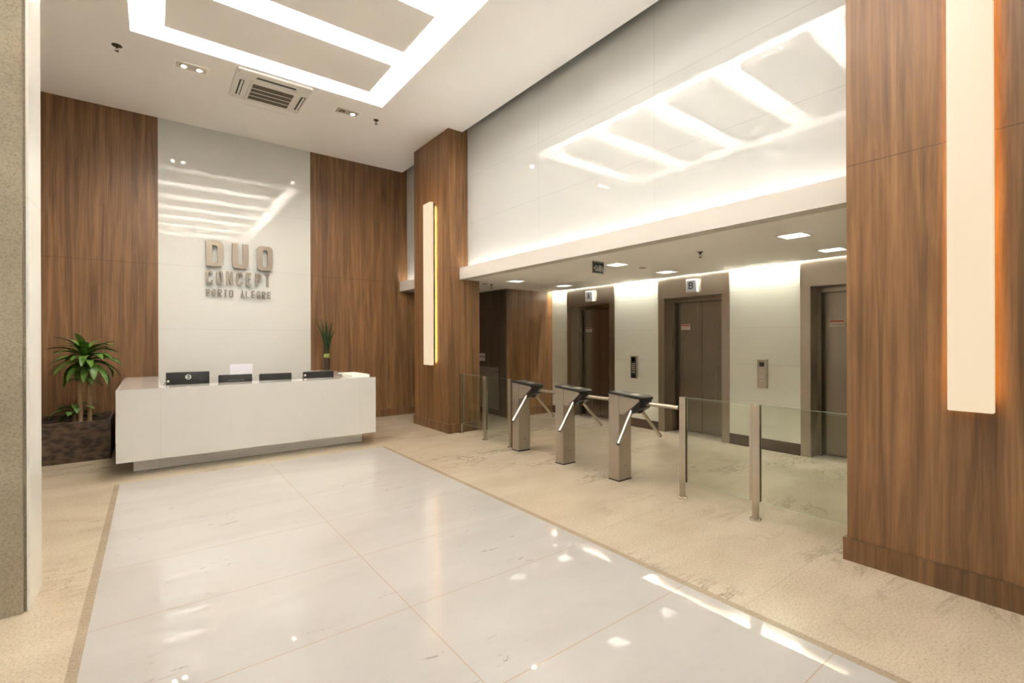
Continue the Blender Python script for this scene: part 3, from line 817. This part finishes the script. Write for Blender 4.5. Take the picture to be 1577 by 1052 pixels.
for (cx, cy), top, nleaf, ll in canes:
    c = obj('cane', polytube(bmesh.new(), [(cx, cy, .40), (cx+.006, cy, .6), (cx-.004, cy, .85 if top > .9 else .55), (cx, cy, top)], [.028, .025, .026, .024], 12), CANE, plant, True)
    bm = bmesh.new()
    for k in range(nleaf):
        az = k*2.39996+random.uniform(-.3, .3); f = k/nleaf
        ox = -.05 if nleaf == 52 else 0
        el = math.radians(-25+105*f+random.uniform(-12, 12)) if nleaf == 52 else math.radians(random.uniform(5, 55))
        leaf(bm, (cx+ox*f+.012*math.cos(az), cy+.012*math.sin(az), top-.10+.14*f), az, el, ll*random.uniform(.75, 1.08)*(1-.25*f), .044*random.uniform(.85, 1.2) if nleaf == 52 else .040, random.uniform(.9, 1.9))
    obj('foliage', bm, LEAF, c, True)

# ------------------------------------------------------------------ turnstiles
def turnstile(y, label):
    """y = near face of the post"""
    t = thing('turnstile', (4.028, y+.07, 0), label, 'turnstile', 'tripod turnstiles in a row')
    x0, x1 = 3.93, 4.126; yb = y+.14
    obj('post', prism(bmesh.new(), [(y, .012), (yb, .012), (yb, .921), (y, .911)], 'x', x0, x1, .002), STEEL, t)
    obj('foot_seal', B(x0-.003, x1+.003, y-.003, yb+.003, 0, .012), BLACKP, t)
    obj('maker_plate', B(x0+.085, x0+.125, y-.001, y, .155, .159), DARKP, t)
    # head: steel housing, sloping underside
    prof = [(y, .716), (y-.060, .716), (y-.262, .872), (y-.262, .893), (y, .912)]
    h = obj('head_housing', prism(bmesh.new(), [(a, b) for a, b in prof], 'x', x0, x1, .003), STEEL, t)
    obj('panel_seam', B(x0-.0008, x0+.001, y-.001, y+.001, .72, .91), DARKP, h)
    cov = [(yb+.006, .921), (yb+.006, .938), (yb-.01, .946), (y-.25, .922), (y-.285, .906), (y-.285, .885), (y-.262, .880), (y-.262, .892)]
    c = obj('top_cover', prism(bmesh.new(), cov, 'x', x0-.006, x1+.006, .004), BLACKP, t, True)
    obj('card_reader', prism(bmesh.new(), [(y+.10, .9405), (y+.02, .9345), (y+.02, .9385), (y+.10, .9445)], 'x', x0+.04, x1-.04), GREYP, c)
    obj('indicator_window', prism(bmesh.new(), [(y-.10, .9322), (y-.20, .9255), (y-.20, .9275), (y-.10, .9342)], 'x', x0+.05, x1-.05), KEYM, c)
    # black mechanism nose on the 45 degree underside
    hub = Vector((4.028, y-.135, .845))
    tl = math.radians(40); ax = Vector((0, -math.sin(tl), -math.cos(tl)))
    bm = bmesh.new()
    prism(bm, [(y-.110, .752), (y-.165, .735), (y-.262, .80), (y-.285, .885), (y-.262, .886)], 'x', x0+.012, x1-.012, .006)
    obj('mechanism_cover', bm, BLACKP, t, True)
    bm = bmesh.new(); tube(bm, hub-ax*.0, hub+ax*.085, .075, .05, 24); ball(bm, hub+ax*.08, .05, seg=20)
    hb = obj('tripod_hub', bm, CHROME if False else DARKP, t, True)
    u = Vector((0, -1, 0)); cc = u.dot(ax); w = (u-ax*cc); sn = w.length; w.normalize(); bx = ax.cross(w)
    for dv in (u, ax*cc+(w*-.5+bx*.866)*sn, ax*cc+(w*-.5-bx*.866)*sn):
        bm = bmesh.new(); tube(bm, hub+dv*.07, hub+dv*.515, .019, seg=18)
        a = obj('arm', bm, STEELP, t, True)
        bm = bmesh.new(); tube(bm, hub+dv*.515, hub+dv*.522, .0195, seg=18)
        obj('arm_cap', bm, BLACKP, a, True)
        bm = bmesh.new(); tube(bm, hub+dv*.05, hub+dv*.10, .026, seg=18)
        obj('arm_socket', bm, CHROME, a, True)
    return t
t3 = turnstile(3.315, 'steel tripod turnstile nearest the camera, beside the glass barrier post')
dup(t3, (4.028, 4.235, 0), 'steel tripod turnstile in the middle of the row of three')
dup(t3, (4.028, 5.105, 0), 'steel tripod turnstile furthest back, nearest the dark corridor')

# ------------------------------------------------------------------ barrier posts and glass
def post(y, far, near, label):
    x = 4.0
    t = thing('barrier_post', (x, y, 0), label, 'post', 'steel posts of the glass barrier')
    s = .020
    obj('post_tube', B(x-s, x+s, y-s, y+s, .012, .958, bev=.002), STEELP, t)
    obj('base_flange', lathe(bmesh.new(), (x, y, 0), [(.046, 0), (.046, .010), (.040, .014), (.02, .014)], 28), STEELP, t, True)
    for k, on in ((1, far), (-1, near)):
        if not on: continue
        a, b = (y+s, y+s+.022) if k > 0 else (y-s-.022, y-s)
        bm = bmesh.new(); box(bm, x-s, x-.007, a, b, .155, .960); box(bm, x+.007, x+s, a, b, .155, .960)
        obj('glass_clamp', bm, STEELP, t)
        obj('gasket', B(x-.007, x+.007, a, b-.008 if k > 0 else b, .155, .956) if k > 0 else B(x-.007, x+.007, a+.008, b, .155, .956), BLACKP, t)
    return t
post(6.633, 0, 1, 'steel barrier post standing against the wood pillar')
post(5.940, 1, 1, 'steel barrier post between the wood pillar and the first turnstile')
post(5.300, 1, 0, 'steel barrier post tucked behind the furthest turnstile')
post(2.609, 0, 1, 'steel barrier post touched by the nearest turnstile arm')
post(1.926, 1, 1, 'steel barrier post nearest the camera, between two glass panes')
def pane(y0, y1, label):
    t = thing('glass_barrier', (4.0, (y0+y1)/2, .155), label, 'glass barrier', 'clear glass panes of the barrier')
    obj('glass_pane', B(3.996, 4.004, y0, y1, .157, .954), GLASS, t)
    obj('polished_edge', B(3.996, 4.004, y0, y1, .954, .957), GLASSEDGE, t)
    obj('polished_edge', B(3.996, 4.004, y0, y1, .155, .157), GLASSEDGE, t)
pane(5.975, 6.598, 'clear glass pane in front of the wood pillar and dark corridor')
pane(5.335, 5.905, 'clear glass pane beside the furthest turnstile')
pane(1.961, 2.574, 'clear glass pane in front of elevator B, right of the turnstiles')
pane(1.221, 1.891, 'clear glass pane joining the right wood pillar')

# ------------------------------------------------------------------ camera, world, view
W_, H_ = 1577, 1052
f, yaw, hy, roll = 732.0, math.radians(37.21), -2.19, -.00324
Fw = Vector((math.sin(yaw), math.cos(yaw), 0)); Rt = Vector((math.cos(yaw), -math.sin(yaw), 0)); Up = Vector((0, 0, 1))
c, s = math.cos(roll), math.sin(roll)
R2, U2 = Rt*c+Up*s, Up*c-Rt*s
cd = bpy.data.cameras.new('camera'); cam = bpy.data.objects.new('camera', cd); COL.objects.link(cam)
cam.matrix_world = Matrix(((R2.x, U2.x, -Fw.x, 0), (R2.y, U2.y, -Fw.y, 0), (R2.z, U2.z, -Fw.z, 1.5), (0, 0, 0, 1)))
cd.sensor_fit = 'HORIZONTAL'; cd.sensor_width = 36; cd.lens = f/W_*36; cd.shift_y = hy/W_; cd.clip_start = .02
S.camera = cam
w = bpy.data.worlds.new('World'); S.world = w; w.use_nodes = True
w.node_tree.nodes['Background'].inputs[0].default_value = (.97, .98, 1, 1); w.node_tree.nodes['Background'].inputs[1].default_value = 1.3
vs = S.view_settings; vs.view_transform = 'Standard'; vs.look = 'None'; vs.gamma = 1; vs.use_curve_mapping = False; vs.exposure = 0
S.cycles.max_bounces = 10; S.cycles.diffuse_bounces = 6; S.cycles.glossy_bounces = 5; S.cycles.transparent_max_bounces = 12
S.cycles.caustics_reflective = False; S.cycles.caustics_refractive = False
S.cycles.use_denoising = True; S.cycles.sample_clamp_indirect = 0
